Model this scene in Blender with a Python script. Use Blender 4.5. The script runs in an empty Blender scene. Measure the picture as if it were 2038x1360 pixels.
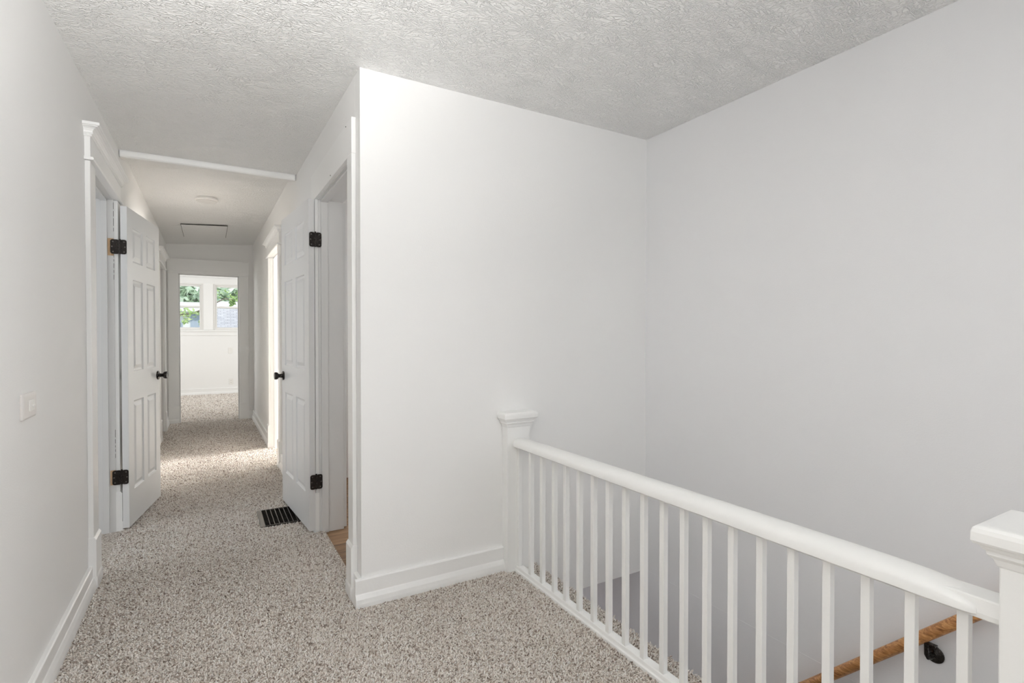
import bpy, bmesh, math, random
import numpy as np
from mathutils import Vector, Matrix
random.seed(7)
rng = np.random.default_rng(7)
S = bpy.context.scene
COL = S.collection

# ------------------------------------------------------------------ camera
cam_d = bpy.data.cameras.new('camera')
cam = bpy.data.objects.new('camera', cam_d)
COL.objects.link(cam)
S.camera = cam
YAW, PITCH = 0.5249, -0.01205
fw = Vector((math.sin(YAW)*math.cos(PITCH), math.cos(YAW)*math.cos(PITCH), math.sin(PITCH)))
cam.location = (0, 0, 1.22)
cam.rotation_euler = fw.to_track_quat('-Z', 'Y').to_euler()
cam_d.sensor_width = 36
cam_d.lens = 1038.69*36/2038
cam_d.clip_start = 0.02
cam_d.clip_end = 300

# ------------------------------------------------------------------ world
world = bpy.data.worlds.new('world')
S.world = world
world.use_nodes = True
wn = world.node_tree.nodes
wn['Background'].inputs['Color'].default_value = (0.80, 0.90, 1.0, 1)
wn['Background'].inputs['Strength'].default_value = 4.0

S.view_settings.view_transform = 'Standard'
S.view_settings.look = 'None'
S.view_settings.gamma = 1
S.view_settings.use_curve_mapping = False
S.view_settings.exposure = 0.30
S.cycles.use_denoising = True
S.cycles.max_bounces = 11
S.cycles.diffuse_bounces = 8
S.cycles.glossy_bounces = 4
S.cycles.sample_clamp_indirect = 6
S.cycles.caustics_reflective = False
S.cycles.caustics_refractive = False

# ------------------------------------------------------------------ sun, daylight and added fill lights
def sun(direction, energy, color=(1, .96, .9), angle=4):
    d = bpy.data.lights.new('sun', 'SUN'); d.energy = energy; d.color = color
    d.angle = math.radians(angle)
    o = bpy.data.objects.new('sun', d); COL.objects.link(o)
    o.rotation_euler = Vector(direction).to_track_quat('-Z', 'Y').to_euler()
    o.location = (0, 10, 12)
def area(name, loc, direction, sx, sy, energy, color=(1, 1, 1), spread=180):
    d = bpy.data.lights.new(name, 'AREA'); d.shape = 'RECTANGLE'
    d.size = sx; d.size_y = sy; d.energy = energy; d.color = color
    d.spread = math.radians(spread)
    o = bpy.data.objects.new(name, d); COL.objects.link(o)
    o.location = loc
    o.rotation_euler = Vector(direction).to_track_quat('-Z', 'Z').to_euler()
    return o
LG = dict(sun=1.7, landing=2, upa=13, upb=11.5, upc=9.5, stair=7, bedroom=405, far=24, left=14, bath=7, low=15, world=1.1)
wn['Background'].inputs['Strength'].default_value = LG['world']
sun((0.15, 0.72, -0.68), LG['sun'])
# daylight added behind the camera, as from unseen windows of the landing
area('landing_unseen_daylight', (0.20, -2.28, 1.50), (0, 1, 0), 1.0, 1.35, LG['landing'], (1.0, 0.985, 0.955))
area('stair_added_light', (1.95, -2.28, 1.25), (0, 1, 0), 0.7, 1.3, LG['stair'], (0.90, 0.93, 1.0))  # cool fill added to turn the right wall bluish
# window of the bedroom on the right of the hall
area('bedroom_window_light', (3.75, 6.42, 1.50), (-1, -0.12, -0.12), 0.65, 1.2, LG['bedroom'], (1.0, 0.97, 0.93))
# unseen lights added at both sides to brighten the far room
area('far_room_added_light', (-1.98, 10.6, 1.55), (1, 0, -0.05), 1.5, 1.3, LG['far'], (1.0, 0.985, 0.96))
area('far_room_added_light_right', (2.38, 10.6, 1.55), (-1, 0, -0.05), 1.5, 1.3, LG['far'], (1.0, 0.985, 0.96))
# unseen light added in the room on the left of the hall
area('left_room_added_light', (-2.88, 3.2, 1.5), (1, 0, -0.1), 1.0, 1.2, LG['left'], (0.93, 0.96, 1.0))
# unseen light added in the bathroom, spilling onto the left wall
area('bathroom_added_light', (1.9, 4.58, 1.6), (0, -1, -0.2), 0.6, 0.7, LG['bath'], (0.93, 0.96, 1.0))
# daylight from the lower floor at the foot of the stairs
area('lower_floor_light', (1.9, 5.3, -1.3), (0.1, -1, 0.15), 0.7, 1.2, LG['low'], (0.9, 0.93, 1.0))
# unseen fill lights added behind the camera to brighten the ceiling and left wall
area('added_ceiling_fill', (0.15, -0.30, 1.58), (0.04, 0.62, 0.79), 0.35, 0.35, LG['upa'], (1.0, 0.993, 0.978), 105)
area('added_left_wall_fill', (0.85, -0.20, 1.45), (-0.88, 0.38, 0.25), 0.5, 0.5, LG['upb'], (1.0, 0.993, 0.98), 170)  # added fill aimed at the left wall

area('added_ceiling_fill_left', (-0.25, -0.10, 1.62), (-0.05, 0.80, 0.60), 0.3, 0.3, LG['upc'], (1.0, 0.993, 0.978), 75)

# ------------------------------------------------------------------ materials
def nt(name):
    m = bpy.data.materials.new(name); m.use_nodes = True
    n = m.node_tree.nodes; l = m.node_tree.links
    return m, n, l, n['Principled BSDF']
def tex_coord(n, l, scale=(1, 1, 1), rot=(0, 0, 0)):
    t = n.new('ShaderNodeTexCoord'); mp = n.new('ShaderNodeMapping')
    mp.inputs['Scale'].default_value = scale; mp.inputs['Rotation'].default_value = rot
    l.new(t.outputs['Object'], mp.inputs['Vector'])
    return mp.outputs['Vector']
def noise(n, l, vec, scale, detail=2, rough=.5, dist=0):
    t = n.new('ShaderNodeTexNoise'); t.inputs['Scale'].default_value = scale
    t.inputs['Detail'].default_value = detail; t.inputs['Roughness'].default_value = rough
    t.inputs['Distortion'].default_value = dist
    l.new(vec, t.inputs['Vector']); return t
def ramp(n, l, fac, stops):
    r = n.new('ShaderNodeValToRGB')
    while len(r.color_ramp.elements) < len(stops): r.color_ramp.elements.new(.5)
    for e, (p, c) in zip(r.color_ramp.elements, stops):
        e.position = p; e.color = (*c, 1) if len(c) == 3 else c
    l.new(fac, r.inputs['Fac']); return r
def paint(name, color, rough=.5, bump=.0006, scale=160, spec=.5, vary=.0):
    m, n, l, b = nt(name)
    b.inputs['Base Color'].default_value = (*color, 1)
    b.inputs['Roughness'].default_value = rough
    b.inputs['Specular IOR Level'].default_value = spec
    v = tex_coord(n, l)
    t = noise(n, l, v, scale, 3)
    t2 = noise(n, l, v, 3.1, 2)
    if bump:
        bp = n.new('ShaderNodeBump'); bp.inputs['Distance'].default_value = bump
        bp.inputs['Strength'].default_value = .6
        l.new(t.outputs['Fac'], bp.inputs['Height'])
        bp2 = n.new('ShaderNodeBump'); bp2.inputs['Distance'].default_value = .004
        bp2.inputs['Strength'].default_value = .35
        l.new(t2.outputs['Fac'], bp2.inputs['Height']); l.new(bp2.outputs['Normal'], bp.inputs['Normal'])
        l.new(bp.outputs['Normal'], b.inputs['Normal'])
    if vary:
        c2 = tuple(x*(1-vary) for x in color)
        r = ramp(n, l, t2.outputs['Fac'], [(.35, c2), (.65, color)])
        l.new(r.outputs['Color'], b.inputs['Base Color'])
    return m
M = {}
M['wall'] = paint('wall_paint', (.870, .867, .857), .55, .0005, 170, .35)
M['wall_cool'] = paint('cool_light_wall_paint', (.85, .851, .862), .55, .0005, 170, .35)  # bluish tint puts the cooler light into the wall colour
M['trim'] = paint('trim_gloss_paint', (.88, .88, .87), .30, .0009, 45, .5)
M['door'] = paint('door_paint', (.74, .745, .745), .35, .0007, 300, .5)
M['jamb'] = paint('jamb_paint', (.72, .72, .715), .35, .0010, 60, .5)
M['rail'] = paint('railing_gloss_paint', (.88, .88, .865), .28, .0012, 38, .5)
M['plastic'] = paint('white_plastic', (.83, .82, .79), .35, 0)
M['lower_wall'] = paint('shaded_lower_wall', (.66, .65, .65), .6, 0)  # wall paint darkened to carry the stairwell shade in its colour
M['dark'] = paint('dark_wall_paint', (.30, .295, .285), .6, 0)
M['drywall_gap'] = paint('dark_gap', (.035, .03, .025), .9, 0)
M['vinyl'] = paint('window_vinyl', (.82, .81, .79), .4, 0)

def ceiling_mat():
    m, n, l, b = nt('textured_ceiling')
    b.inputs['Base Color'].default_value = (.92, .917, .905, 1)
    b.inputs['Roughness'].default_value = .33
    v = tex_coord(n, l, (1.0, 1.7, 1), (0, 0, .5))
    w = noise(n, l, v, 5, 2, .5)
    mx = n.new('ShaderNodeMix'); mx.data_type = 'VECTOR'; mx.inputs['Factor'].default_value = .14
    l.new(v, mx.inputs[4]); l.new(w.outputs['Color'], mx.inputs[5])
    t = noise(n, l, mx.outputs[1], 52, 2, .5, .4)
    # thin raised ridges where the noise crosses its middle value
    a = n.new('ShaderNodeMath'); a.operation = 'SUBTRACT'; a.inputs[1].default_value = .5
    l.new(t.outputs['Fac'], a.inputs[0])
    c = n.new('ShaderNodeMath'); c.operation = 'ABSOLUTE'; l.new(a.outputs[0], c.inputs[0])
    r = ramp(n, l, c.outputs[0], [(0, (1, 1, 1)), (.05, (.5, .5, .5)), (.11, (0, 0, 0))])
    t3 = noise(n, l, v, 7, 2)
    r3 = ramp(n, l, t3.outputs['Fac'], [(.3, (.62, .62, .62)), (.7, (1, 1, 1))])
    mu = n.new('ShaderNodeMath'); mu.operation = 'MULTIPLY'
    l.new(r.outputs['Color'], mu.inputs[0]); l.new(r3.outputs['Color'], mu.inputs[1])
    t2 = noise(n, l, v, 150, 2)
    ad = n.new('ShaderNodeMath'); ad.operation = 'MULTIPLY_ADD'; ad.inputs[1].default_value = .25
    l.new(t2.outputs['Fac'], ad.inputs[0]); l.new(mu.outputs[0], ad.inputs[2])
    bp = n.new('ShaderNodeBump'); bp.inputs['Distance'].default_value = .0068; bp.inputs['Strength'].default_value = .8
    l.new(ad.outputs[0], bp.inputs['Height']); l.new(bp.outputs['Normal'], b.inputs['Normal'])
    return m
M['ceiling'] = ceiling_mat()

def carpet_base():
    m, n, l, b = nt('carpet_backing')
    v = tex_coord(n, l)
    vo = n.new('ShaderNodeTexVoronoi'); vo.inputs['Scale'].default_value = 190
    l.new(v, vo.inputs['Vector'])
    sp = n.new('ShaderNodeSeparateColor'); l.new(vo.outputs['Color'], sp.inputs[0])
    r = ramp(n, l, sp.outputs[0], [(0, (.25, .20, .17)), (.35, (.55, .48, .42)), (.7, (.76, .70, .63)), (1, (.92, .88, .83))])
    l.new(r.outputs['Color'], b.inputs['Base Color'])
    b.inputs['Roughness'].default_value = 1; b.inputs['Specular IOR Level'].default_value = .05
    bp = n.new('ShaderNodeBump'); bp.inputs['Distance'].default_value = .006; bp.invert = True
    l.new(vo.outputs['Distance'], bp.inputs['Height']); l.new(bp.outputs['Normal'], b.inputs['Normal'])
    return m
M['carpet'] = carpet_base()
def carpet_pile_mat():
    m, n, l, b = nt('carpet_yarn')
    at = n.new('ShaderNodeAttribute'); at.attribute_name = 'shade'
    r = ramp(n, l, at.outputs['Fac'], [(0, (.19, .14, .11)), (.16, (.40, .325, .275)), (.36, (.74, .665, .60)), (.66, (.91, .86, .805)), (1, (.97, .95, .92))])
    l.new(r.outputs['Color'], b.inputs['Base Color'])
    b.inputs['Roughness'].default_value = .95; b.inputs['Specular IOR Level'].default_value = .1
    return m
M['pile'] = carpet_pile_mat()
def wood(name, cols, scale, rough, axis=1, planks=False):
    m, n, l, b = nt(name)
    sc = [14, 14, 14]; sc[axis] = 1.1
    v = tex_coord(n, l, tuple(s*scale for s in sc))
    t = noise(n, l, v, 1.6, 5, .6, 1.2)
    r = ramp(n, l, t.outputs['Fac'], [(.3, cols[0]), (.5, cols[1]), (.62, cols[2])])
    out = r.outputs['Color']
    if planks:
        v2 = tex_coord(n, l)
        br = n.new('ShaderNodeTexBrick'); br.inputs['Scale'].default_value = 1
        br.inputs['Brick Width'].default_value = 1.2; br.inputs['Row Height'].default_value = .15
        br.inputs['Mortar Size'].default_value = .0015
        br.inputs['Color1'].default_value = (.80, .80, .80, 1); br.inputs['Color2'].default_value = (1, 1, 1, 1)
        br.inputs['Mortar'].default_value = (.35, .35, .35, 1)
        l.new(v2, br.inputs['Vector'])
        mx = n.new('ShaderNodeMix'); mx.data_type = 'RGBA'; mx.blend_type = 'MULTIPLY'; mx.inputs[0].default_value = 1
        l.new(out, mx.inputs[6]); l.new(br.outputs['Color'], mx.inputs[7]); out = mx.outputs[2]
    l.new(out, b.inputs['Base Color']); b.inputs['Roughness'].default_value = rough
    return m
M['oak'] = wood('oak_handrail', [(.16, .055, .015), (.42, .19, .065), (.58, .31, .12)], 4, .35, 1)
M['plank'] = wood('wood_plank_floor', [(.13, .07, .035), (.30, .17, .085), (.42, .26, .14)], 1.2, .45, 0, True)
M['rawwood'] = wood('bare_wood', [(.45, .28, .15), (.62, .42, .25), (.7, .52, .34)], 6, .7, 2)
def metal(name, col, rough, met=1.0):
    m, n, l, b = nt(name)
    b.inputs['Base Color'].default_value = (*col, 1); b.inputs['Metallic'].default_value = met
    v = tex_coord(n, l); t = noise(n, l, v, 220, 2)
    r = ramp(n, l, t.outputs['Fac'], [(.3, (rough*.7,)*3), (.7, (rough*1.3,)*3)])
    l.new(r.outputs['Color'], b.inputs['Roughness'])
    return m
M['bronze'] = metal('black_bronze_hardware', (.035, .030, .027), .30, .75)
M['steel'] = metal('worn_screw_metal', (.17, .155, .145), .30)
M['grille'] = metal('brown_register_metal', (.055, .048, .042), .35, .6)
M['grille_light'] = metal('register_bar_metal', (.27, .25, .23), .38, .8)
M['lens'] = paint('frosted_lens', (.66, .65, .63), .45, 0)
def glass():
    m, n, l, b = nt('window_glass')
    out = n['Material Output']
    tr = n.new('ShaderNodeBsdfTransparent'); gl = n.new('ShaderNodeBsdfGlossy'); gl.inputs['Roughness'].default_value = .02
    fr = n.new('ShaderNodeFresnel'); fr.inputs['IOR'].default_value = 1.45
    ms = n.new('ShaderNodeMixShader')
    l.new(fr.outputs[0], ms.inputs[0]); l.new(tr.outputs[0], ms.inputs[1]); l.new(gl.outputs[0], ms.inputs[2])
    l.new(ms.outputs[0], out.inputs['Surface'])
    return m
M['glass'] = glass()
def leaf_mat():
    m, n, l, b = nt('tree_leaf')
    v = tex_coord(n, l); t = noise(n, l, v, 4, 2)
    r = ramp(n, l, t.outputs['Fac'], [(.35, (.26, .42, .12)), (.6, (.52, .66, .28)), (.75, (.75, .80, .45))])
    l.new(r.outputs['Color'], b.inputs['Base Color']); b.inputs['Roughness'].default_value = .6
    return m
M['leaf'] = leaf_mat()
M['bark'] = wood('tree_bark', [(.10, .08, .06), (.22, .18, .14), (.3, .26, .2)], 1, .9, 2)
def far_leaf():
    m, n, l, b = nt('hazed_foliage')
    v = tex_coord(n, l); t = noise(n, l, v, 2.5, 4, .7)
    r = ramp(n, l, t.outputs['Fac'], [(.35, (.55, .68, .52)), (.55, (.76, .86, .72)), (.7, (.88, .94, .85))])  # haze and overexposure bleached into the leaf colours
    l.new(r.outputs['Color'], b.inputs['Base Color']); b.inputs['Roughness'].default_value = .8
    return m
M['farleaf'] = far_leaf()
def shingle():
    m, n, l, b = nt('grey_shingles')
    v = tex_coord(n, l)
    br = n.new('ShaderNodeTexBrick'); br.inputs['Scale'].default_value = 1
    br.inputs['Brick Width'].default_value = .22; br.inputs['Row Height'].default_value = .10
    br.inputs['Mortar Size'].default_value = .008
    br.inputs['Color1'].default_value = (.40, .40, .43, 1); br.inputs['Color2'].default_value = (.54, .54, .56, 1)
    br.inputs['Mortar'].default_value = (.30, .30, .32, 1)
    l.new(v, br.inputs['Vector']); l.new(br.outputs['Color'], b.inputs['Base Color']); b.inputs['Roughness'].default_value = .9
    return m
M['shingle'] = shingle()
M['siding'] = paint('blue_grey_siding', (.40, .46, .55), .7, 0)
M['siding_white'] = paint('white_siding', (.80, .80, .80), .7, 0)
M['win_dark'] = paint('dark_house_window', (.16, .22, .26), .2, 0)
def grass():
    m, n, l, b = nt('lawn'); v = tex_coord(n, l); t = noise(n, l, v, 3, 4)
    r = ramp(n, l, t.outputs['Fac'], [(.3, (.08, .16, .04)), (.7, (.20, .32, .09))])
    l.new(r.outputs['Color'], b.inputs['Base Color']); b.inputs['Roughness'].default_value = .9; return m
M['grass'] = grass()

# ------------------------------------------------------------------ mesh helpers
ID = lambda p: p
class MB:
    def __init__(s, f=None): s.v = []; s.f = []; s.map = f or ID
    def add(s, vs, fs):
        o = len(s.v); s.v += [tuple(s.map(p)) for p in vs]; s.f += [tuple(i+o for i in f) for f in fs]; return s
    def box(s, x0, x1, y0, y1, z0, z1):
        return s.add([(x0,y0,z0),(x1,y0,z0),(x1,y1,z0),(x0,y1,z0),(x0,y0,z1),(x1,y0,z1),(x1,y1,z1),(x0,y1,z1)],
                     [(0,3,2,1),(4,5,6,7),(0,1,5,4),(1,2,6,5),(2,3,7,6),(3,0,4,7)])
    def hexa(s, lo, hi):   # four lower corners, four upper corners
        return s.add(list(lo)+list(hi), [(0,3,2,1),(4,5,6,7),(0,1,5,4),(1,2,6,5),(2,3,7,6),(3,0,4,7)])
    def sweep(s, prof, a, b, axis):   # closed profile of 2-D points swept along an axis from a to b
        def P(q, t):
            return {0: (t, q[0], q[1]), 1: (q[0], t, q[1]), 2: (q[0], q[1], t)}[axis]
        n = len(prof); vs = [P(q, a) for q in prof]+[P(q, b) for q in prof]
        fs = [(i, (i+1) % n, (i+1) % n+n, i+n) for i in range(n)]+[tuple(range(n))[::-1], tuple(range(n, 2*n))]
        return s.add(vs, fs)
    def rings(s, rings, cap=True):
        n = len(rings[0]); vs = [p for r in rings for p in r]; fs = []
        for k in range(len(rings)-1):
            for i in range(n): fs.append((k*n+i, k*n+(i+1) % n, (k+1)*n+(i+1) % n, (k+1)*n+i))
        if cap: fs += [tuple(range(n))[::-1], tuple(range((len(rings)-1)*n, len(rings)*n))]
        return s.add(vs, fs)
    def tube(s, path, r, n=12):
        path = [Vector(p) for p in path]; rs = r if isinstance(r, (list, tuple)) else [r]*len(path)
        rr = []
        for i, p in enumerate(path):
            t = (path[min(i+1, len(path)-1)]-path[max(i-1, 0)]).normalized()
            a = t.orthogonal().normalized() if i == 0 else (a-t*a.dot(t)).normalized()
            b = t.cross(a)
            rr.append([tuple(p+(a*math.cos(2*math.pi*k/n)+b*math.sin(2*math.pi*k/n))*rs[i]) for k in range(n)])
        return s.rings(rr)
    def lathe(s, base, axis, prof, n=28):   # prof = [(distance along the axis, radius)]
        base = Vector(base); t = Vector(axis).normalized(); a = t.orthogonal().normalized(); b = t.cross(a)
        return s.rings([[tuple(base+t*d+(a*math.cos(2*math.pi*k/n)+b*math.sin(2*math.pi*k/n))*max(r, 1e-5)) for k in range(n)] for d, r in prof])
    def build(s, name, mat, parent=None, bevel=0, smooth=False, seg=2):
        me = bpy.data.meshes.new(name); me.from_pydata(s.v, [], s.f)
        bm = bmesh.new(); bm.from_mesh(me); bmesh.ops.recalc_face_normals(bm, faces=bm.faces); bm.to_mesh(me); bm.free()
        me.materials.append(mat)
        o = bpy.data.objects.new(name, me); COL.objects.link(o)
        if smooth:
            for p in me.polygons: p.use_smooth = True
            me.set_sharp_from_angle(angle=math.radians(40))
        if bevel:
            md = o.modifiers.new('bevel', 'BEVEL'); md.width = bevel; md.segments = seg; md.limit_method = 'ANGLE'
            md.angle_limit = math.radians(35)
        if parent is not None:
            o.parent = parent; o.matrix_parent_inverse = Matrix.Translation(-Vector(parent.location))
        return o
def tag(o, label, cat, group=None, kind=None):
    o['label'] = label; o['category'] = cat
    if group: o['group'] = group
    if kind: o['kind'] = kind
    return o
def empty(name, loc, label, cat, kind=None, group=None):
    o = bpy.data.objects.new(name, None); COL.objects.link(o); o.location = loc; o.empty_display_size = .1
    return tag(o, label, cat, group, kind)

# wall frames: (u along the wall, v out of the wall into the hall, z)
def frame(O, U, V):
    L = math.hypot(*U); U = (U[0]/L, U[1]/L); L = math.hypot(*V); V = (V[0]/L, V[1]/L)
    return lambda p: (O[0]+p[0]*U[0]+p[1]*V[0], O[1]+p[0]*U[1]+p[1]*V[1], p[2])
XL, XR, YF, XS, H = -.511, .588, 2.375, 2.33, 2.42
YE = 8.56
K = -.0052
FL = frame((XL, 0), (0, 1), (1, 0))                       # u = world Y
FR = frame((XR, YF), (K, 1), (-1, K))                     # u = Y - YF
FE = frame((0, YE), (1, 0), (0, -1))                      # u = world X
TL, TR, TE = .14, .145, .14                               # wall thicknesses

# ------------------------------------------------------------------ floor and ceiling
fl = MB()
fl.box(-.53, 1.50, -2.2, YF+.05, -.235, -.003)
fl.box(1.50, XS+.1, -2.2, .25, -.235, -.003)
fl.box(-.53, .616, YF+.05, 8.7, -.235, -.003)
fl.box(-2.9, 2.5, 8.7, 12.6, -.235, -.003)
fl.box(-2.95, -.53, 2.0, 8.7, -.235, -.003)
fl.box(.616, 3.9, 4.70, 8.7, -.235, -.003)
tag(fl.build('floor', M['carpet']), 'beige grey speckled carpeted floor of the landing and hall', 'floor', kind='structure')
bf = MB().box(.616, XS+.1, YF+.09, 4.66, -.235, -.010)
tag(bf.build('floor', M['plank']), 'brown wood plank floor seen through the right doorway', 'floor', kind='structure')

cl = MB()
def slab(pts, t=.05): cl.hexa(pts, [(p[0], p[1], p[2]+t) for p in pts])
slab([(-.53, -2.3, H), (XS+.1, -2.3, H), (XS+.1, YF, H), (-.53, YF, H)])
slab([(-.53, YF, H), (XR+.02, YF, H), (XR+.02, 4.30, 2.440), (-.53, 4.30, 2.440)])
slab([(-.53, 4.30, 2.399), (XR+.02, 4.30, 2.405), (XR+.02, 4.76, 2.512), (-.53, 4.67, 2.474)])
slab([(-.53, 4.67, 2.474), (XR+.02, 4.76, 2.512), (XR+.02, 8.6, 2.545), (-.53, 8.6, 2.470)])
tag(cl.build('ceiling', M['ceiling']), 'white swirl textured ceiling over the landing and hall', 'ceiling', kind='structure')
cr = MB()
cr.box(-2.1, 2.5, 8.68, 12.6, 2.52, 2.58)
cr.box(-3.0, -.64, 2.0, 8.6, 2.46, 2.52)
cr.box(.74, 3.95, 4.7, 8.6, 2.46, 2.52)
cr.box(.74, XS+.1, YF+.1, 4.7, 2.46, 2.52)
tag(cr.build('ceiling', M['ceiling']), 'white ceilings of the rooms beyond the hall doorways', 'ceiling', kind='structure')
tr_ = MB()
tr_.sweep([(4.275, 2.408), (4.28, 2.400), (4.302, 2.398), (4.302, 2.45), (4.275, 2.45), (4.272, 2.43)], -.508, .570, 0)
tag(tr_.build('trim_1', M['trim'], bevel=.003), 'white wooden strip crossing the hall ceiling at the height change', 'ceiling trim', kind='structure')

# ------------------------------------------------------------------ walls
ZT = 2.60
LD1 = (3.311, 4.030); LD2 = (7.25, 7.93)                 # openings in the left wall
RD1 = (2.545-YF, 3.392-YF); RD2 = (5.35-YF, 6.19-YF)    # openings in the right hall wall
OPZ = 2.055
def wall_pieces(mb, u0, u1, openings, t, zt=ZT, zo=OPZ, z0=-.02):
    a = u0
    for (p, q) in openings:
        mb.box(a, p-.02, -t, 0, z0, zt); mb.box(p-.02, q+.02, -t, 0, zo+.02, zt); a = q+.02
    mb.box(a, u1, -t, 0, z0, zt)
    return mb
w = wall_pieces(MB(FL), -2.3, YE+.1, [LD1, LD2], TL)
tag(w.build('wall_left', M['wall']), 'long white left wall with the open door and small plate', 'wall', kind='structure')
w = wall_pieces(MB(FR), .095, YE-YF+.08, [RD1, RD2], TR)
tag(w.build('wall_hall_right', M['wall']), 'white wall along the right side of the hall with its doorways', 'wall', kind='structure')
w = MB().sweep([(XR, -.02), (XR+.93, -.02), (XR+.93, -.235), (XS+.02, -.235), (XS+.02, ZT), (XR, ZT)], YF, YF+.10, 1)
tag(w.build('wall_front', M['wall']), 'white wall facing the landing, from the hall corner to the stairwell', 'wall', kind='structure')
w = MB().box(XS, XS+.12, -2.3, 6.2, -.232, ZT).box(XS-.0012, XS+.12, -2.3, 6.2, -2.9, -.232)
tag(w.build('wall_right', M['wall_cool']), 'tall pale grey wall beyond the railing and stairwell', 'wall', kind='structure')
w = wall_pieces(MB(FE), -2.0, 2.4, [(-.368, .368)], TE, zo=2.075)
tag(w.build('wall_far', M['wall']), 'white end wall of the hall around the far doorway', 'wall', kind='structure')
# wall behind the camera with the windows of the landing
WB = MB()
def back_wall(mb, x0, x1, y0, y1, z0, z1, holes):
    a = x0
    for (p, q, zl, zh) in holes:
        mb.box(a, p, y0, y1, z0, z1); mb.box(p, q, y0, y1, z0, zl); mb.box(p, q, y0, y1, zh, z1); a = q
    mb.box(a, x1, y0, y1, z0, z1)
back_wall(WB, -.65, 2.45, -2.22, -2.2, -.2, ZT, [(-.3, .7, .82, 2.18), (1.6, 2.3, .6, 1.9)])
tag(WB.build('wall_back', M['wall']), 'white wall with windows behind the landing', 'wall', kind='structure')
# stairwell
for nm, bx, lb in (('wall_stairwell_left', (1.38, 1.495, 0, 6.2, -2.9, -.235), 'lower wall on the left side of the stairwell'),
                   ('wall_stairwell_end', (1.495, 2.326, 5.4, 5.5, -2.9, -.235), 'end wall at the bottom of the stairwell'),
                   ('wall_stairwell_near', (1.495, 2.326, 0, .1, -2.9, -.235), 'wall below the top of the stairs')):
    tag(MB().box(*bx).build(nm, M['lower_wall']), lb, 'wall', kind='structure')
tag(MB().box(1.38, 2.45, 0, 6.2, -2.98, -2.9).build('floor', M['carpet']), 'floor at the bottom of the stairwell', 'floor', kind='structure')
# rooms beyond
w = MB()
w.box(-2.10, -2.0, 8.60, 9.85, -.2, ZT).box(-2.10, -2.0, 11.35, 12.6, -.2, ZT).box(-2.10, -2.0, 9.85, 11.35, -.2, .9).box(-2.10, -2.0, 9.85, 11.35, 2.2, ZT)
w.box(2.4, 2.5, 8.60, 9.85, -.2, ZT).box(2.4, 2.5, 11.35, 12.6, -.2, ZT).box(2.4, 2.5, 9.85, 11.35, -.2, .9).box(2.4, 2.5, 9.85, 11.35, 2.2, ZT)
tag(w.build('wall_far_room_side', M['wall']), 'white side walls of the far bright room', 'wall', kind='structure')
w = MB()
YW = 12.44
# two window openings: L x -.93..-.10, R x .055.. .90; z 1.33..2.27
w.box(-2.1, -.95, YW, YW+.12, -.2, ZT).box(-.115, .07, YW, YW+.12, 1.32, 2.28).box(.90, 2.5, YW, YW+.12, -.2, ZT)
w.box(-.95, .90, YW, YW+.12, -.2, 1.32).box(-.95, .90, YW, YW+.12, 2.28, ZT)
tag(w.build('wall_far_room', M['wall']), 'white panelled wall under the two windows of the far room', 'wall', kind='structure')
w = MB()
w.box(-3.0, -2.9, 2.0, 2.6, -.2, ZT).box(-3.0, -2.9, 3.8, 8.6, -.2, ZT).box(-3.0, -2.9, 2.6, 3.8, -.2, .85).box(-3.0, -2.9, 2.6, 3.8, 2.2, ZT)
w.box(-3.0, -.64, 1.95, 2.05, -.2, ZT).box(-2.95, -.65, 5.6, 5.7, -.2, ZT)
tag(w.build('wall_left_room', M['wall']), 'walls of the dim room behind the left open door', 'wall', kind='structure')
w = MB()
w.box(XS, 3.9, 4.60, 4.70, -.2, ZT).box(.75, 1.55, 4.60, 4.70, -.2, ZT).box(1.55, 2.25, 4.6, 4.7, -.2, 1.2).box(1.55, 2.25, 4.6, 4.7, 2.0, ZT).box(2.25, 2.4, 4.6, 4.7, -.2, ZT)
w.box(3.70, 3.72, 4.65, 5.7, -.2, ZT).box(3.70, 3.72, 6.9, 8.6, -.2, ZT).box(3.70, 3.72, 5.7, 6.9, -.2, .80).box(3.70, 3.72, 5.7, 6.9, 2.25, ZT)
tag(w.build('wall_right_room', M['wall']), 'walls of the rooms behind the right doorways', 'wall', kind='structure')

# ------------------------------------------------------------------ skirting boards
def baseboard(mb, u0, u1, h=.122, t=.018):
    mb.sweep([(0, -.012), (t+.013, -.012), (t+.013, .014), (t+.010, .034), (t+.003, .052), (t, .056), (t, h-.004), (t-.004, h), (0, h)], u0, u1, 0)
def swap_map(F): return lambda p: F((p[0], p[1], p[2]))
def bb(name, F, runs, label, h=.122):
    m = MB(F)
    for a, b in runs: baseboard(m, a, b, h)
    tag(m.build(name, M['trim'], bevel=.0015), label, 'baseboard', kind='structure')
bb('baseboard_left', FL, [(-2.2, 3.175), (4.17, 7.12), (8.06, YE)], 'white baseboard along the left wall', .108)
bb('baseboard_hall_right', FR, [(.0, 2.455-YF), (3.52-YF, 5.22-YF), (6.32-YF, YE-YF-.02)], 'white baseboard along the right side of the hall')
FF = frame((0, YF), (1, 0), (0, -1))
m = MB(FF); baseboard(m, XR-.032, 1.318, .121)
tag(m.build('baseboard_front', M['trim'], bevel=.0015), 'white baseboard under the wall block, ending at the newel post', 'baseboard', kind='structure')
bb('baseboard_far', FE, [(-.51, -.495), (.495, .556)], 'short white baseboard beside the far doorway')
FW = frame((0, YW), (1, 0), (0, -1))
bb('baseboard_far_room', FW, [(-2.0, 2.4)], 'white baseboard under the windows of the far room', .125)

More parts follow.
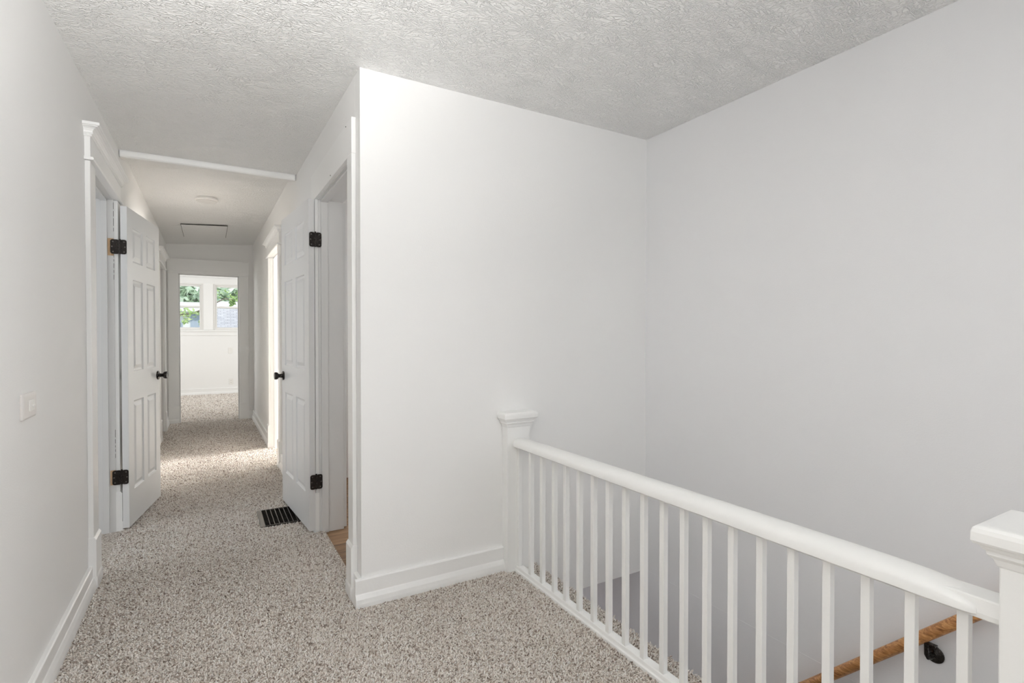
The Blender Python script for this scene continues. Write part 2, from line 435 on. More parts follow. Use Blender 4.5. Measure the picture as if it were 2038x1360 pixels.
# ------------------------------------------------------------------ door casings
TN = [1]
def casing(F, op, ow, label, zo=OPZ, cap='crown', near=.125, far=.125, thick=.02, t=TL, plinth=.245, jz=-.01, stop_at=.031, stop_w=.031, hinge_far=True, mat_j=None, head_top=None):
    TN[0] += 1
    p, q = op
    c = F(((p+q)/2, 0, 0))
    e = empty('trim_%d' % TN[0], c, label, 'door casing', kind='structure')
    for (a, b, nm) in ((p-near, p-.004, 'near'), (q+.004, q+far, 'far')):
        z1 = zo+.0 if cap != 'plain' else zo+.004
        MB(F).box(a, b, 0, thick, plinth-.02, z1).build('side_casing', M['trim'], e, bevel=.003)
        aa, bb_ = (a-.004, b+.004)
        MB(F).sweep([(0, -.012), (thick+.014, -.012), (thick+.014, .05), (thick+.010, .06), (thick+.010, plinth-.012), (thick+.002, plinth), (0, plinth)], aa, bb_, 0).build('plinth_block', M['trim'], e, bevel=.0015)
    a, b = p-near, q+far
    if cap == 'crown':
        MB(F).sweep([(0, zo+.002), (thick+.012, zo+.002), (thick+.017, zo+.008), (thick+.012, zo+.016), (0, zo+.016)], a-.010, b+.010, 0).build('bead', M['trim'], e, bevel=.001)
        MB(F).box(a, b, 0, thick+.001, zo+.014, zo+.135).build('head_casing', M['trim'], e, bevel=.0015)
        z = zo+.118
        pr = [(0, -.004), (.007, -.004), (.009, .000), (.007, .005), (.012, .006), (.015, .010), (.012, .015), (.013, .020), (.018, .029), (.027, .035), (.034, .037), (.034, .040), (.041, .041), (.043, .045), (.043, .052), (.040, .056), (0, .056)]
        rings = []
        m = MB(F)
        th = thick
        n = len(pr)
        ra = [(a-q_[0], th+q_[0] if q_[0] > 0 else 0, z+q_[1]) for q_ in pr]
        rb = [(b+q_[0], th+q_[0] if q_[0] > 0 else 0, z+q_[1]) for q_ in pr]
        # front moulding with mitred returns to the wall
        wa = [(a-q_[0], 0, z+q_[1]) for q_ in pr]; wb = [(b+q_[0], 0, z+q_[1]) for q_ in pr]
        m.rings([wa, ra, rb, wb], cap=True)
        m.build('crown', M['trim'], e)
    elif cap == 'flat':
        MB(F).box(a-.012, b+.012, 0, thick+.005, zo+.038, zo+.200).build('head_casing', M['trim'], e, bevel=.002)
        MB(F).box(a-.002, b+.002, 0, thick+.001, zo, zo+.038).build('head_fillet', M['trim'], e, bevel=.001)
        MB(F).box(a-.020, b+.020, 0, thick+.014, zo+.198, zo+.206).build('head_cap', M['trim'], e, bevel=.001)
    else:
        MB(F).box(a, b, 0, thick, zo+.004, head_top or zo+.16).build('head_casing', M['trim'], e, bevel=.002)
    # jamb lining: two sides and head, with a stop strip
    mj = mat_j or M['jamb']
    j = MB(F).box(p-.02, p, -t-.004, .001, jz, zo+.02).box(q, q+.02, -t-.004, .001, jz, zo+.02).box(p-.02, q+.02, -t-.004, .001, zo, zo+.02)
    j.build('jamb', mj, e, bevel=.001)
    s0, s1 = -stop_at-stop_w, -stop_at
    st = MB(F).box(p, p+.012, s0, s1, jz, zo).box(q-.012, q, s0, s1, jz, zo).box(p, q, s0, s1, zo-.012, zo)
    st.build('door_stop', mj, e, bevel=.0015)
    return e
e_l1 = casing(FL, LD1, .7, 'white casing with crowned head around the left open doorway', cap='crown', near=.137, far=.13, thick=.022, t=TL)
e_r1 = casing(FR, RD1, .8, 'plain white casing at the corner around the near right doorway', cap='plain', near=.094, far=.12, thick=.020, t=TR, stop_at=.014, stop_w=.041, head_top=2.225)
e_r2 = casing(FR, RD2, .8, 'white crowned casing around the second right doorway, half hidden by the open door', cap='crown', near=.125, far=.125, thick=.020, t=TR, mat_j=M['trim'])
e_l2 = casing(FL, LD2, .7, 'white crowned casing on the left wall next to the far doorway', cap='crown', near=.125, far=.13, thick=.022, t=TL)
e_f = casing(FE, (-.368, .368), .7, 'wide white casing with flat head around the far doorway', zo=2.075, cap='flat', near=.125, far=.125, thick=.022, t=TE, plinth=.236)
MB(FR).box(RD1[1]+.008, RD1[1]+.12, -TR-.022, -TR-.004, 0, OPZ).build('inner_casing', M['jamb'], e_r1, bevel=.002)
# nail heads left in the near right head casing
for (u, z) in ((2.556-YF, 2.212), (2.916-YF, 2.016+.06)):
    MB(FR).lathe((u, .0205, z), (0, 1, 0), [(0, .0035), (.0015, .0030), (.002, .0001)], 8).build('nail_hole', M['drywall_gap'], e_r1)
rg_ = random.Random(4)
zz = .40
while zz < 2.03:   # broken dark paint crack along the hinge jamb
    ln = rg_.uniform(.01, .05)
    if zz > 1.83 or .45 < zz < .60 or 1.55 < zz < 1.71:
        MB(FL).box(4.0290, 4.0302, -.0005, .0012, zz, min(zz+ln, 2.04)).build('paint_crack', M['drywall_gap'], e_l1)
    zz += ln+.012
MB(FL).box(4.0280, 4.0295, -.030, .0, 1.712, 1.818).build('bare_mortise', M['rawwood'], e_l1)
MB(FL).box(4.0280, 4.0295, -.026, .0, .290, .382).build('bare_mortise', M['rawwood'], e_l1)

# closed doors in the hidden doorways
m = MB(FL).box(LD2[0], LD2[1], -.10, -.065, .01, OPZ-.003)
o = m.build('door_3', M['door'], bevel=.001); tag(o, 'closed white door in the last left doorway, hidden behind the open door', 'door', kind='structure')

# ------------------------------------------------------------------ six panel doors
def panel_door(name, hinge_pt, free_pt, thick, side, z0, z1, label, knob_z, hinge_zs):
    """hinge_pt, free_pt: the visible face line at the floor; side: +1 when the thickness lies to the left of hinge->free."""
    hp = Vector((hinge_pt[0], hinge_pt[1], 0)); fp = Vector((free_pt[0], free_pt[1], 0))
    D = (fp-hp).normalized(); Wd = (fp-hp).length
    N = Vector((-D.y, D.x, 0))*side          # from the visible face into the leaf
    root = empty(name, tuple(hp), label, 'door', kind='structure')
    F = lambda p: tuple(hp+D*p[0]+N*p[1]+Vector((0, 0, p[2])))
    Hh = z1-z0; st = .105; mu = .085
    xs = [0, st, (Wd-mu)/2, (Wd+mu)/2, Wd-st, Wd]
    zt = lambda d: z1-d*Hh/2.02
    zs = [z0, zt(1.80), zt(1.23), zt(1.04), zt(.45), zt(.335), zt(.115), z1]
    mb = MB(F)
    for face, s in ((0, 1), (thick, -1)):
        for i in range(5):
            for k in range(7):
                x0, x1, a, b = xs[i], xs[i+1], zs[k], zs[k+1]
                if i in (1, 3) and k in (1, 3, 5):
                    seq = [(0, 0), (.003, .006), (.011, .0095), (.017, .0095), (.040, .0010), (.042, .0010)]
                    rr = [[(x0+d, face+s*h, a+d), (x1-d, face+s*h, a+d), (x1-d, face+s*h, b-d), (x0+d, face+s*h, b-d)] for d, h in seq]
                    o = len(mb.v)
                    vs = [p for r in rr for p in r]; fs = []
                    for q in range(len(rr)-1):
                        for j in range(4): fs.append((q*4+j, q*4+(j+1) % 4, q*4+4+(j+1) % 4, q*4+4+j))
                    fs.append(tuple(range(len(vs)-4, len(vs))))
                    mb.add(vs, fs)
                else:
                    mb.add([(x0, face, a), (x1, face, a), (x1, face, b), (x0, face, b)], [(0, 1, 2, 3)])
    for k in range(7):
        for x in (0, Wd): mb.add([(x, 0, zs[k]), (x, thick, zs[k]), (x, thick, zs[k+1]), (x, 0, zs[k+1])], [(0, 1, 2, 3)])
    for i in range(5):
        for z in (z0, z1): mb.add([(xs[i], 0, z), (xs[i+1], 0, z), (xs[i+1], thick, z), (xs[i], thick, z)], [(0, 1, 2, 3)])
    me = bpy.data.meshes.new('door_leaf'); me.from_pydata(mb.v, [], mb.f)
    bm = bmesh.new(); bm.from_mesh(me); bmesh.ops.remove_doubles(bm, verts=bm.verts, dist=1e-5)
    bmesh.ops.recalc_face_normals(bm, faces=bm.faces); bm.to_mesh(me); bm.free(); me.materials.append(M['door'])
    leaf = bpy.data.objects.new('door_leaf', me); COL.objects.link(leaf); leaf.parent = root
    leaf.matrix_parent_inverse = Matrix.Translation(-hp)
    md = leaf.modifiers.new('bevel', 'BEVEL'); md.width = .0015; md.segments = 2; md.limit_method = 'ANGLE'; md.angle_limit = math.radians(60)
    # knobs: both faces, on roses
    for face, s in ((0, -1), (thick, 1)):
        base = Vector(F((Wd-.060, face, knob_z))); ax = N*s
        kn = MB().lathe(base+ax*.010, ax, [(0, .015), (.010, .0135), (.020, .0125), (.026, .015), (.031, .0235), (.037, .0265), (.048, .0265), (.052, .0245), (.0535, .016), (.0525, .006), (.0535, .0001)])
        k_ = kn.build('door_knob', M['bronze'], root, smooth=True)
        MB().lathe(base, ax, [(-.001, .031), (.003, .0325), (.008, .0315), (.012, .024), (.0135, .014)]).build('knob_rose', M['bronze'], k_, smooth=True)
    return root, F, D, N, Wd
def round_rect(w0, w1, z0, z1, r, n=5):
    pts = []
    for (cx, cz, a0) in ((w1-r, z1-r, 0), (w0+r, z1-r, 90), (w0+r, z0+r, 180), (w1-r, z0+r, 270)):
        for k in range(n+1):
            a = math.radians(a0+90*k/n); pts.append((cx+r*math.cos(a), cz+r*math.sin(a)))
    return pts
def plate(mb, O, A, Nn, w0, w1, z0, z1, th, r=.012, flat_side=None):
    O = Vector(O); A = Vector(A).normalized(); Nn = Vector(Nn).normalized()
    pr = round_rect(w0, w1, z0, z1, r)
    mb.rings([[tuple(O+A*x+Nn*d+Vector((0, 0, z))) for x, z in pr] for d in (0, th)])
def hinge(root, pin, leaf_dir, leaf_n, jamb_dir, jamb_n, z, h=.090, w=.036, wj=.036):
    """pin: knuckle axis; each leaf runs from the pin along its dir, standing proud by 2.5 mm along its n."""
    P = Vector((pin[0], pin[1], z))
    m = MB()
    plate(m, P, leaf_dir, leaf_n, .002, w, -h/2, h/2, .0025)
    plate(m, P, jamb_dir, jamb_n, .002, wj, -h/2, h/2, .0025)
    for k in range(5):
        a = -h/2+h*k/5; m.lathe(P+Vector((0, 0, a+.0006)), (0, 0, 1), [(0, .0056), (.0004, .0062), (h/5-.0016, .0062), (h/5-.0012, .0056)], 14)
    m.lathe(P+Vector((0, 0, h/2)), (0, 0, 1), [(0, .0050), (.003, .0048), (.0045, .003)], 12)
    hg = m.build('hinge', M['bronze'], root, smooth=True)
    for dr, nn in ((leaf_dir, leaf_n), (jamb_dir, jamb_n)):
        dr = Vector(dr).normalized(); nn = Vector(nn).normalized()
        w_ = w if dr.dot(Vector(leaf_dir)) > .99 else wj
        for (x, zz) in ((w_-.013, h/2-.014), (w_-.008, 0), (w_-.013, -h/2+.014)):
            MB().lathe(P+dr*x+nn*.0024+Vector((0, 0, zz)), nn, [(0, .0042), (.0008, .0038), (.0014, .002)], 10).build('screw', M['steel'], hg, smooth=True)
    return hg
# left door
r1, F1, D1, N1, W1 = panel_door('door_1', (-.442, 4.018), (-.325, 4.700), .0350, 1, .014, 2.022,
    'open white six-panel door folded against the left hall wall, black knob', .925, None)
for z in (1.767, .336):
    hinge(r1, (-.4790, 4.0200), -N1, -D1, (-1, 0, 0), (0, -1, 0), z, wj=.047)
# right door
r2, F2, D2, N2, W2 = panel_door('door_2', (.524, 3.382), (.456, 4.150), .0350, -1, .014, 2.055,
    'open white six-panel door folded against the right hall wall above the floor vent', .928, None)
for z in (1.806, .316):
    hinge(r2, (.5630, 3.3780), -N2, -D2, (1, 0, 0), (0, -1, 0), z)

# ------------------------------------------------------------------ far windows
def window(n, x0, x1, label):
    z0, z1, zm = 1.32, 2.28, 1.795
    y = YW
    root = empty('window_%d' % n, ((x0+x1)/2, y+.05, z0), label, 'window', kind='structure')
    f = MB()
    f.box(x0, x0+.030, y+.005, y+.10, z0, z1).box(x1-.030, x1, y+.005, y+.10, z0, z1).box(x0+.03, x1-.03, y+.005, y+.10, z1-.025, z1).box(x0+.03, x1-.03, y+.005, y+.10, z0, z0+.02)
    f.build('window_frame', M['vinyl'], root, bevel=.002)
    def sash(nm, a, b, yy):
        s = MB(); st = .034
        s.box(x0+.03, x0+.03+st, yy, yy+.028, a, b).box(x1-.03-st, x1-.03, yy, yy+.028, a, b)
        s.box(x0+.03+st, x1-.03-st, yy, yy+.028, a, a+.042).box(x0+.03+st, x1-.03-st, yy, yy+.028, b-.038, b)
        so = s.build(nm, M['vinyl'], root, bevel=.003)
        MB().box(x0+.03+st-.004, x1-.03-st+.004, yy+.012, yy+.016, a+.038, b-.034).build('glass_pane', M['glass'], so)
    sash('upper_sash', zm-.015, z1-.025, y+.055)
    sash('lower_sash', z0+.02, zm+.027, y+.022)
    return root
window(1, -.95, -.115, 'left double-hung white window of the far room')
window(2, .07, .90, 'right double-hung white window of the far room')
e = empty('trim_7', (0, YW, 1.3), 'white casing, mullion boards and stool around the two far windows', 'window trim', kind='structure')
MB().box(-1.07, -.95, YW-.02, YW, 1.33, 2.28).build('side_casing', M['trim'], e, bevel=.003)
MB().box(.90, 1.02, YW-.02, YW, 1.33, 2.28).build('side_casing', M['trim'], e, bevel=.003)
MB().box(-.105, .060, YW-.02, YW, 1.33, 2.28).build('mullion_casing', M['trim'], e, bevel=.003)
MB().box(-1.09, 1.04, YW-.022, YW, 2.275, 2.395).build('head_casing', M['trim'], e, bevel=.003)
MB().box(-1.11, 1.06, YW-.05, YW+.02, 1.295, 1.322).build('window_stool', M['trim'], e, bevel=.006)
MB().box(-1.07, 1.02, YW-.018, YW, 1.215, 1.297).build('apron', M['trim'], e, bevel=.004)

# ------------------------------------------------------------------ railing
XB = 1.385
rail = empty('stair_railing', (XB, 1.35, 0), 'white painted stair railing with square balusters, rounded handrail and capped newel posts', 'railing')
# curb under the balusters
c = MB().sweep([(1.356, -.012), (1.404, -.012), (1.404, .024), (1.401, .027), (1.370, .027), (1.367, .025), (1.365, .012), (1.358, .009)], .39, YF-.01, 1)
c.build('base_rail', M['rail'], rail, bevel=.0015)
# handrail: square core with a half-round moulding that tapers off before the near newel
core = MB().sweep([(1.353, .642), (1.417, .642), (1.419, .655), (1.416, .685), (1.354, .685), (1.351, .655)], .395, YF-.01, 1)
core.build('handrail_core', M['rail'], rail, bevel=.003)
def rail_profile(hw, zt, zb=.6475, n=14):
    pts = []
    for k in range(n+1):
        a = math.pi*k/n
        pts.append((XB+hw*math.cos(a)*(1 if abs(math.cos(a)) < .98 else 1), zb+.010+(zt-zb-.010)*math.sin(a)**.8))
    pts.append((XB-hw, zb+.004)); pts.append((XB-hw+.006, zb-.001)); pts.append((XB+hw-.006, zb-.001)); pts.append((XB+hw, zb+.004))
    return pts
rings = []
for (y, hw, zt) in ((.4395, .030, .658), (.441, .036, .668), (.447, .040, .675), (.458, .0425, .681), (.475, .044, .6865), (.50, .0450, .6915), (.54, .0455, .6955), (.60, .0455, .6975), (.75, .0455, .698), (1.3, .0455, .697), (2.0, .0455, .694), (2.285, .0455, .692), (2.300, .044, .690), (2.312, .038, .684), (2.316, .025, .676)):
    rings.append([(x, y, z) for x, z in rail_profile(hw, zt)])
MB().rings(rings).build('handrail', M['rail'], rail, smooth=True)
bal = MB().sweep([(-.0105, -.0105), (.0105, -.0105), (.0105, .0105), (-.0105, .0105)], .025, .645, 2)
b0 = bal.build('baluster', M['rail'], None, bevel=.0015)
ys = [2.281, 2.167, 2.066, 1.966, 1.876, 1.779, 1.683, 1.589, 1.494, 1.397, 1.302, 1.212, 1.119, 1.025, .930, .837, .743, .652, .560, .465]
for i, y in enumerate(ys):
    o = b0 if i == 0 else b0.copy()
    if i: COL.objects.link(o)
    o.parent = rail
    o.location = (1.381-XB, y*1.381/1.365-1.35, 0); o.rotation_euler = (0, 0, random.uniform(-.02, .02))
def newel(y0, y1, x0, x1, z0, z1, cap_top, over, name='newel_post', sides=(1, 1)):
    nb = MB().box(x0, x1, y0, y1, z0, z1).build(name, M['rail'], rail, bevel=.003)
    # cap: cove, fillet, bullnosed slab
    def rg(o, z): return [(x0-o, y0-o*sides[0], z), (x1+o, y0-o*sides[0], z), (x1+o, y1+o*sides[1], z), (x0-o, y1+o*sides[1], z)]
    ov = over
    seq = [(0, z1-.03), (.003, z1-.028), (.008, z1-.014), (.016, z1-.006), (ov*.45, z1-.004), (ov*.48, z1+.002), (ov*.62, z1+.004), (ov*.68, z1+.009), (ov*.68, z1+.011), (ov*.9, z1+.013), (ov, z1+.019), (ov, cap_top-.014), (ov*.93, cap_top-.006), (ov*.78, cap_top-.001), (ov*.5, cap_top)]
    MB().rings([rg(o_, z_) for o_, z_ in seq]).build('newel_cap', M['rail'], nb, bevel=.002)
newel(.275, .398, 1.322, 1.448, -.235, .800, .850, .034)
newel(2.318, YF-.001, 1.315, 1.452, -.012, .775, .824, .030, sides=(1, 0))

# ------------------------------------------------------------------ stair handrail, bracket, steps
hr = empty('wall_handrail', (2.27, 1.0, 0), 'round oak handrail sloping down the stairwell wall', 'handrail')
def hz(y): return .205-1.01*(y-.799)
pr = []
for k in range(20):
    a = 2*math.pi*k/20
    r = .0215*(1+.05*math.cos(2*a))
    pr.append((r*math.cos(a), r*math.sin(a)))
d = Vector((0, 1, -1.01)).normalized(); up = Vector((0, 1.01, 1)).normalized(); sx = Vector((1, 0, 0))
rr = []
for t, s in ((.60, .8), (.605, 1), (1.0, 1), (2.2, 1), (3.1, 1), (3.105, .8)):
    c0 = Vector((2.275, t, hz(t))); rr.append([tuple(c0+sx*(x*s)+up*(z*1.0*s)) for x, z in pr])
MB().rings(rr).build('rail', M['oak'], hr, smooth=True)
def bracket(y, z):
    m = MB().lathe((2.326, y, z), (-1, 0, 0), [(0, .031), (.003, .032), (.006, .029), (.008, .022), (.011, .013), (.014, .011)])
    m.tube([(2.320, y, z), (2.300, y+.002, z-.006), (2.285, y+.004, z-.004), (2.276, y+.006, z+.010), (2.275, y+.006, hz(y+.006)-.026)], [.0085, .0075, .007, .007, .0075], 12)
    m.box(2.265, 2.285, y-.025, y+.035, hz(y+.005)-.031, hz(y+.005)-.027)
    b = m.build('bracket', M['bronze'], hr, smooth=True)
    MB().lathe((2.3195, y-.010, z+.014), (-1, 0, 0), [(0, .004), (.0015, .0036), (.003, .001)], 10).build('screw', M['steel'], b, smooth=True)
bracket(.880, .034)
bracket(2.45, hz(2.45)-.075)
st = MB()
n_ = 12; run, rise = .235, .222
for k in range(n_):
    y0 = .25+run*k
    st.box(1.50, XS-.01, y0, y0+run+.02, max(-2.895, -rise*(k+1)-.45), -rise*(k+1)-.004)
so = st.build('staircase', M['carpet']); tag(so, 'carpeted steps going down the stairwell behind the railing', 'stairs')

# ------------------------------------------------------------------ wall plates, ceiling fixtures, floor vent
p = MB(FL)
zc, uc = .993, 2.232
p.rings([[(uc+x, d_, zc+z) for x, z in round_rect(-a_, a_, -b_, b_, .004, 2)] for (a_, b_, d_) in ((.072, .041, 0), (.072, .041, .006), (.066, .035, .0095), (.064, .033, .010))])
M['plate'] = paint('aged_plate_plastic', (.74, .715, .69), .35, 0)
wp = p.build('wall_plate', M['plate'], bevel=.001); tag(wp, 'small white plastic wall plate with a worn centre on the left wall', 'wall plate')
MB(FL).rings([[(uc+.008+x, d_, zc+z) for x, z in round_rect(-a_, a_, -b_, b_, .006, 3)] for (a_, b_, d_) in ((.028, .018, .009), (.028, .018, .0125), (.025, .015, .0135))]).build('toggle_face', M['plastic'], wp)
MB(FL).box(uc-.001, uc+.017, .013, .019, zc-.0035, zc+.003).build('toggle', M['plastic'], wp, bevel=.001)

def cz(x, y):   # height of the hall ceiling beyond the strip
    f = (x-XL)/(XR-XL); a = 2.474+(2.512-2.474)*f; b = 2.470+(2.545-2.470)*f; t = (y-4.72)/(8.6-4.72); return a+(b-a)*t
cx, cy = -.018, 5.655; z = cz(cx, cy)
cf = MB().lathe((cx, cy, z+.003), (0, 0, -1), [(0, .090), (.010, .095), (.022, .095), (.027, .089)], 40).build('ceiling_light', M['plastic'], smooth=True)
tag(cf, 'low round white ceiling light in the hall ceiling', 'ceiling light')
MB().lathe((cx, cy, z-.021), (0, 0, -1), [(0, .086), (.006, .084), (.009, .070), (.011, .04), (.0115, .0001)], 40).build('lens', M['lens'], cf, smooth=True)
hz0 = cz(-.04, 7.4)
def tilt(p): return (p[0], p[1], p[2]+cz(p[0], p[1]))
hb = MB(tilt).box(-.280, .192, 7.02, 7.90, -.0035, .002).build('attic_hatch', M['drywall_gap'])
tag(hb, 'rectangular attic hatch panel outlined by a dark gap in the hall ceiling', 'attic hatch')
MB(tilt).box(-.276, .188, 7.034, 7.896, -.007, .0).build('hatch_panel', M['ceiling'], hb)

fr = empty('floor_vent', (.39, 3.81, 0), 'dark metal floor vent grille set in the hall carpet beside the open door', 'floor vent')
vx0, vx1, vy0, vy1 = .272, .560, 3.640, 3.985
g = MB()
MB().box(vx0, vx0+.028, vy0, vy1, -.004, .0082).build('vent_frame', M['grille_light'], fr, bevel=.003)
g.box(vx0+.028, vx0+.030, vy0, vy1, -.004, .006).box(vx1-.012, vx1, vy0, vy1, -.004, .008).box(vx0+.03, vx1-.012, vy0, vy0+.010, -.004, .0075).box(vx0+.03, vx1-.012, vy1-.010, vy1, -.004, .0075)
g.build('vent_frame', M['grille'], fr, bevel=.003)
MB().box(vx0+.02, vx1-.005, vy0+.005, vy1-.005, -.0025, -.001).build('vent_shade_sheet', M['drywall_gap'], fr)  # flat black sheet standing in for the shade below the grille
x = vx0+.030+.026
while x < vx1-.02:
    MB().box(x-.0013, x+.0013, vy0+.008, vy1-.008, .001, .0085).build('vent_bar', M['grille_light'], fr)
    x += .0275
lv = MB(); y = vy0+.018
while y < vy1-.012:
    lv.add([(vx0+.028, y, .006), (vx1-.01, y, .006), (vx1-.01, y+.007, .000), (vx0+.028, y+.007, .000), (vx0+.028, y+.0015, .0065), (vx1-.01, y+.0015, .0065), (vx1-.01, y+.0085, .0005), (vx0+.028, y+.0085, .0005)],
           [(0,3,2,1),(4,5,6,7),(0,1,5,4),(1,2,6,5),(2,3,7,6),(3,0,4,7)])
    y += .0165
lv.build('vent_louvres', M['grille'], fr)

# outlet and blank plate on the far room wall
def face_plate(name, xc, zc_, w_, h_, label, cat):
    F = FW
    o = MB(F).rings([[(xc+x, d_, zc_+z) for x, z in round_rect(-a_, a_, -b_, b_, .005, 2)] for (a_, b_, d_) in ((w_, h_, 0), (w_, h_, .004), (w_-.004, h_-.004, .007))]).build(name, M['plastic'])
    tag(o, label, cat); return o
o = face_plate('outlet', .380, .250, .040, .062, 'white duplex outlet low on the far room wall', 'outlet')
for dz in (-.022, .022):
    r_ = MB(FW).rings([[(.380+x, d_, .250+dz+z) for x, z in round_rect(-.017, .017, -.014, .014, .008, 3)] for d_ in (.006, .0095)]).build('receptacle', M['plastic'], o)
    for dx in (-.006, .006):
        MB(FW).box(.380+dx-.0015, .380+dx+.0015, .009, .0102, .250+dz-.005, .250+dz+.005).build('slot', M['drywall_gap'], r_)
o = face_plate('blank_plate', .372, .898, .038, .062, 'plain white cover plate below the right far window', 'wall plate')

# ------------------------------------------------------------------ outside the far windows
g = MB().box(-40, 40, 12.7, 80, -3.3, -3.2).build('lawn', M['grass']); tag(g, 'green lawn outside below the far windows', 'lawn', kind='structure')
hs = empty('neighbour_house', (-3, 22, -3.2), 'blue grey house with white trim seen through the left far window', 'house')
MB().box(-7, -.05, 22, 30, -3.2, 2.05).build('house_wall', M['siding_white'], hs)
MB().sweep([(21.6, 2.05), (26, 2.45), (30.4, 2.05), (30.4, 2.2), (26, 2.62), (21.6, 2.2)], -7.3, .0, 0).build('roof', M['siding_white'], hs)
for (a, b, z0_, z1_) in ((-1.36, -.84, .4, 1.72), (-.60, -.30, .2, 1.98), (-.24, -.08, .2, 1.60), (-2.4, -1.7, .4, 1.72)):
    wdo = MB().box(a, b, 21.95, 22.02, z0_, z1_).build('house_window', M['siding'], hs)
    MB().box(a+.05, b-.05, 21.93, 21.96, z0_+.05, z1_-.05).build('pane', M['win_dark'] if a < -.7 else M['siding'], wdo)
h2 = empty('shingled_house', (3, 22, -3.2), 'house with a grey shingled roof seen through the right far window', 'house')
MB().box(.6, 9, 20.2, 27, -3.2, -.4).build('house_wall', M['siding_white'], h2)
def roofmap(p): return p
ro = MB()
ro.add([(0, 0, 0), (9.5, 0, 0), (9.5, 4.6, 0), (0, 4.6, 0), (0, 0, .12), (9.5, 0, .12), (9.5, 4.6, .12), (0, 4.6, .12)], [(0,3,2,1),(4,5,6,7),(0,1,5,4),(1,2,6,5),(2,3,7,6),(3,0,4,7)])
ro = ro.build('roof', M['shingle'], None)
ro.parent = h2; ro.location = (.15-3, 19.9-22, -.5+3.2); ro.rotation_euler = (math.radians(36), 0, 0)
MB().box(.12, 9.9, 23.5, 23.8, 2.25, 2.55).build('ridge_board', M['siding_white'], h2)
def leaves(n, blobs, size, seed):
    rg = random.Random(seed); m = MB()
    for _ in range(n):
        cx_, cy_, cz_, rx, ry, rz = rg.choice(blobs)
        while True:
            a = (rg.uniform(-1, 1), rg.uniform(-1, 1), rg.uniform(-1, 1))
            if a[0]**2+a[1]**2+a[2]**2 < 1: break
        c0 = Vector((cx_+a[0]*rx, cy_+a[1]*ry, cz_+a[2]*rz))
        u = Vector((rg.gauss(0, 1), rg.gauss(0, 1), rg.gauss(0, .6))).normalized(); v = u.cross(Vector((rg.gauss(0, 1), rg.gauss(0, 1), rg.gauss(0, 1)))).normalized()
        s = size*rg.uniform(.6, 1.3)
        m.add([tuple(c0-u*s), tuple(c0-u*s*.2+v*s*.45), tuple(c0+u*s), tuple(c0-u*s*.2-v*s*.45)], [(0, 1, 2, 3)])
    return m
t1 = empty('leafy_tree', (-1.6, 16.3, -3.2), 'green leafy tree with a branch crossing the far windows', 'tree')
tk = MB().tube([(-1.9, 16.3, -3.2), (-1.85, 16.3, 0), (-1.7, 16.3, 1.6), (-1.4, 16.2, 3.2)], [.16, .13, .10, .05], 10)
tk.build('trunk', M['bark'], t1)
tk = MB().tube([(-1.75, 16.3, 1.55), (-1.0, 16.2, 1.72), (-.35, 16.1, 1.80), (.35, 16.0, 2.20), (1.2, 15.9, 2.12)], [.045, .03, .022, .016, .008], 8)
tk.build('branch', M['bark'], t1)
leaves(430, [(-.95, 16.2, 1.86, .55, .3, .12), (-.45, 16.1, 1.80, .40, .3, .12), (-.15, 16.1, 1.68, .22, .2, .22), (-.55, 16.1, 1.62, .12, .2, .10), (-1.6, 16.3, 2.0, .5, .5, .6),
             (.5, 16.0, 2.32, .55, .3, .12), (.95, 15.9, 2.24, .5, .3, .14), (.52, 16.0, 2.10, .08, .1, .10), (.75, 15.9, 2.2, .3, .2, .10), (-1.75, 16.3, 3.2, 1.0, .8, .8)], .062, 3).build('foliage', M['leaf'], t1)
t2 = empty('background_tree', (-1, 34, -3.2), 'pale hazy trees behind the houses', 'tree')
MB().tube([(-1, 34, -3.2), (-1, 34, 4)], [.3, .2], 8).build('trunk', M['bark'], t2)
leaves(9000, [(-4, 34, 4.2, 3.5, 2, 2.6), (0, 35, 4.6, 3.5, 2, 2.8), (4, 34, 3.8, 3.5, 2, 2.2), (-1.5, 33, 3.4, 2.5, 1.5, 1.4)], .30, 5).build('foliage', M['farleaf'], t2)

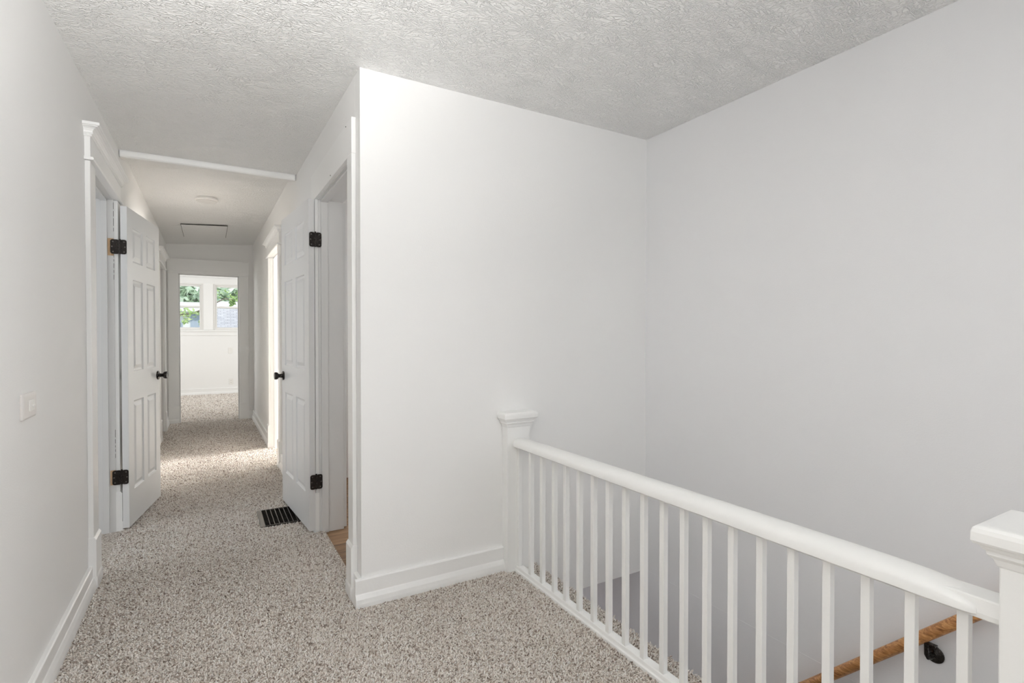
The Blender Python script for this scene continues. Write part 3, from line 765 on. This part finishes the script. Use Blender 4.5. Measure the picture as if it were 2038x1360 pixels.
# ------------------------------------------------------------------ carpet pile
def pile():
    regs = [(-.480, 1.356, .9, 2.343, .0070), (1.408, 1.503, .45, YF-.002, .0070), (-.480, .600, 2.343, 5.0, .0082),
            (-.48, .612, 5.0, 8.6, .0105), (-.8, .9, 8.6, 12.4, .016)]
    P = []; Sx = []
    for (x0, x1, y0, y1, d_) in regs:
        nx, ny = int((x1-x0)/d_), int((y1-y0)/d_)
        gx, gy = np.meshgrid(np.linspace(x0, x1, nx), np.linspace(y0, y1, ny))
        q = np.stack([gx.ravel(), gy.ravel()], 1); q += rng.uniform(-.45, .45, q.shape)*d_
        P.append(q); Sx.append(np.full(len(q), d_))
    P = np.concatenate(P); Sx = np.concatenate(Sx)
    x, y = P[:, 0], P[:, 1]
    keep = np.ones(len(P), bool)
    keep &= ~((x > .552+(y-2.4)*K) & (x < 1.0) & (y > YF-.034) & (y < 2.548))          # corner block
    keep &= ~((x > .556) & (y > 3.40) & (y < 5.345)); keep &= ~((x > .540) & (y > 6.19) & (y < 8.56))
    keep &= ~((x > .612) & (y > YF) & (y < 4.8))
    keep &= ~((x > vx0-.002) & (x < vx1+.002) & (y > vy0-.002) & (y < vy1+.002))
    keep &= ~((y > 8.53) & (y < 8.72) & ((x < -.37) | (x > .37)))
    keep &= ~((x < -.46) & (y > 3.19) & (y < 3.3)); keep &= ~((x > 1.316) & (y > 2.316) & (x < 1.456))
    # only what the camera side of the room can show
    P = P[keep]; Sx = Sx[keep]; n = len(P)
    ang = rng.uniform(0, 2*np.pi, n)
    patch = np.sin(P[:, 0]*5.1+1.3*np.sin(P[:, 1]*2.7))*np.sin(P[:, 1]*3.3+1.7*np.sin(P[:, 0]*3.9))
    lean = np.stack([rng.normal(0, .45, n)+.18*patch, rng.normal(0, .45, n)-.25+.25*patch], 1)
    h = rng.uniform(.0055, .0140, n)*np.where(Sx > .012, 1.2, 1)
    w = Sx*.80*rng.uniform(.75, 1.2, n)
    base = np.stack([P[:, 0], P[:, 1], np.full(n, -.006)], 1)
    V = np.zeros((n, 7, 3), np.float32)
    for k in range(3):
        a = ang+k*2*np.pi/3
        V[:, k] = base+np.stack([np.cos(a)*w*.45, np.sin(a)*w*.45, np.zeros(n)], 1)
        V[:, 3+k] = base+np.stack([np.cos(a+.5)*w*.62+lean[:, 0]*h*.6, np.sin(a+.5)*w*.62+lean[:, 1]*h*.6, h*.62], 1)
    V[:, 6] = base+np.stack([lean[:, 0]*h, lean[:, 1]*h, h], 1)
    tri = np.array([(0,1,4),(0,4,3),(1,2,5),(1,5,4),(2,0,3),(2,3,5),(3,4,6),(4,5,6),(5,3,6)])
    F = (tri[None]+np.arange(n)[:, None, None]*7).reshape(-1, 3).astype(np.int32)
    me = bpy.data.meshes.new('carpet_pile')
    me.vertices.add(n*7); me.vertices.foreach_set('co', V.reshape(-1))
    me.loops.add(len(F)*3); me.loops.foreach_set('vertex_index', F.reshape(-1))
    me.polygons.add(len(F)); me.polygons.foreach_set('loop_start', np.arange(0, len(F)*3, 3, dtype=np.int32))
    me.update(calc_edges=True)
    sh = np.clip(rng.beta(2.0, 1.7, n)+.0*patch, 0, 1)
    at = me.attributes.new('shade', 'FLOAT', 'POINT')
    at.data.foreach_set('value', np.repeat(sh, 7).astype(np.float32))
    me.materials.append(M['pile'])
    o = bpy.data.objects.new('carpet_pile', me); COL.objects.link(o)
    tag(o, 'short speckled beige and grey carpet pile covering the landing and hall floor', 'carpet', kind='stuff')
    print('tufts', n)
pile()
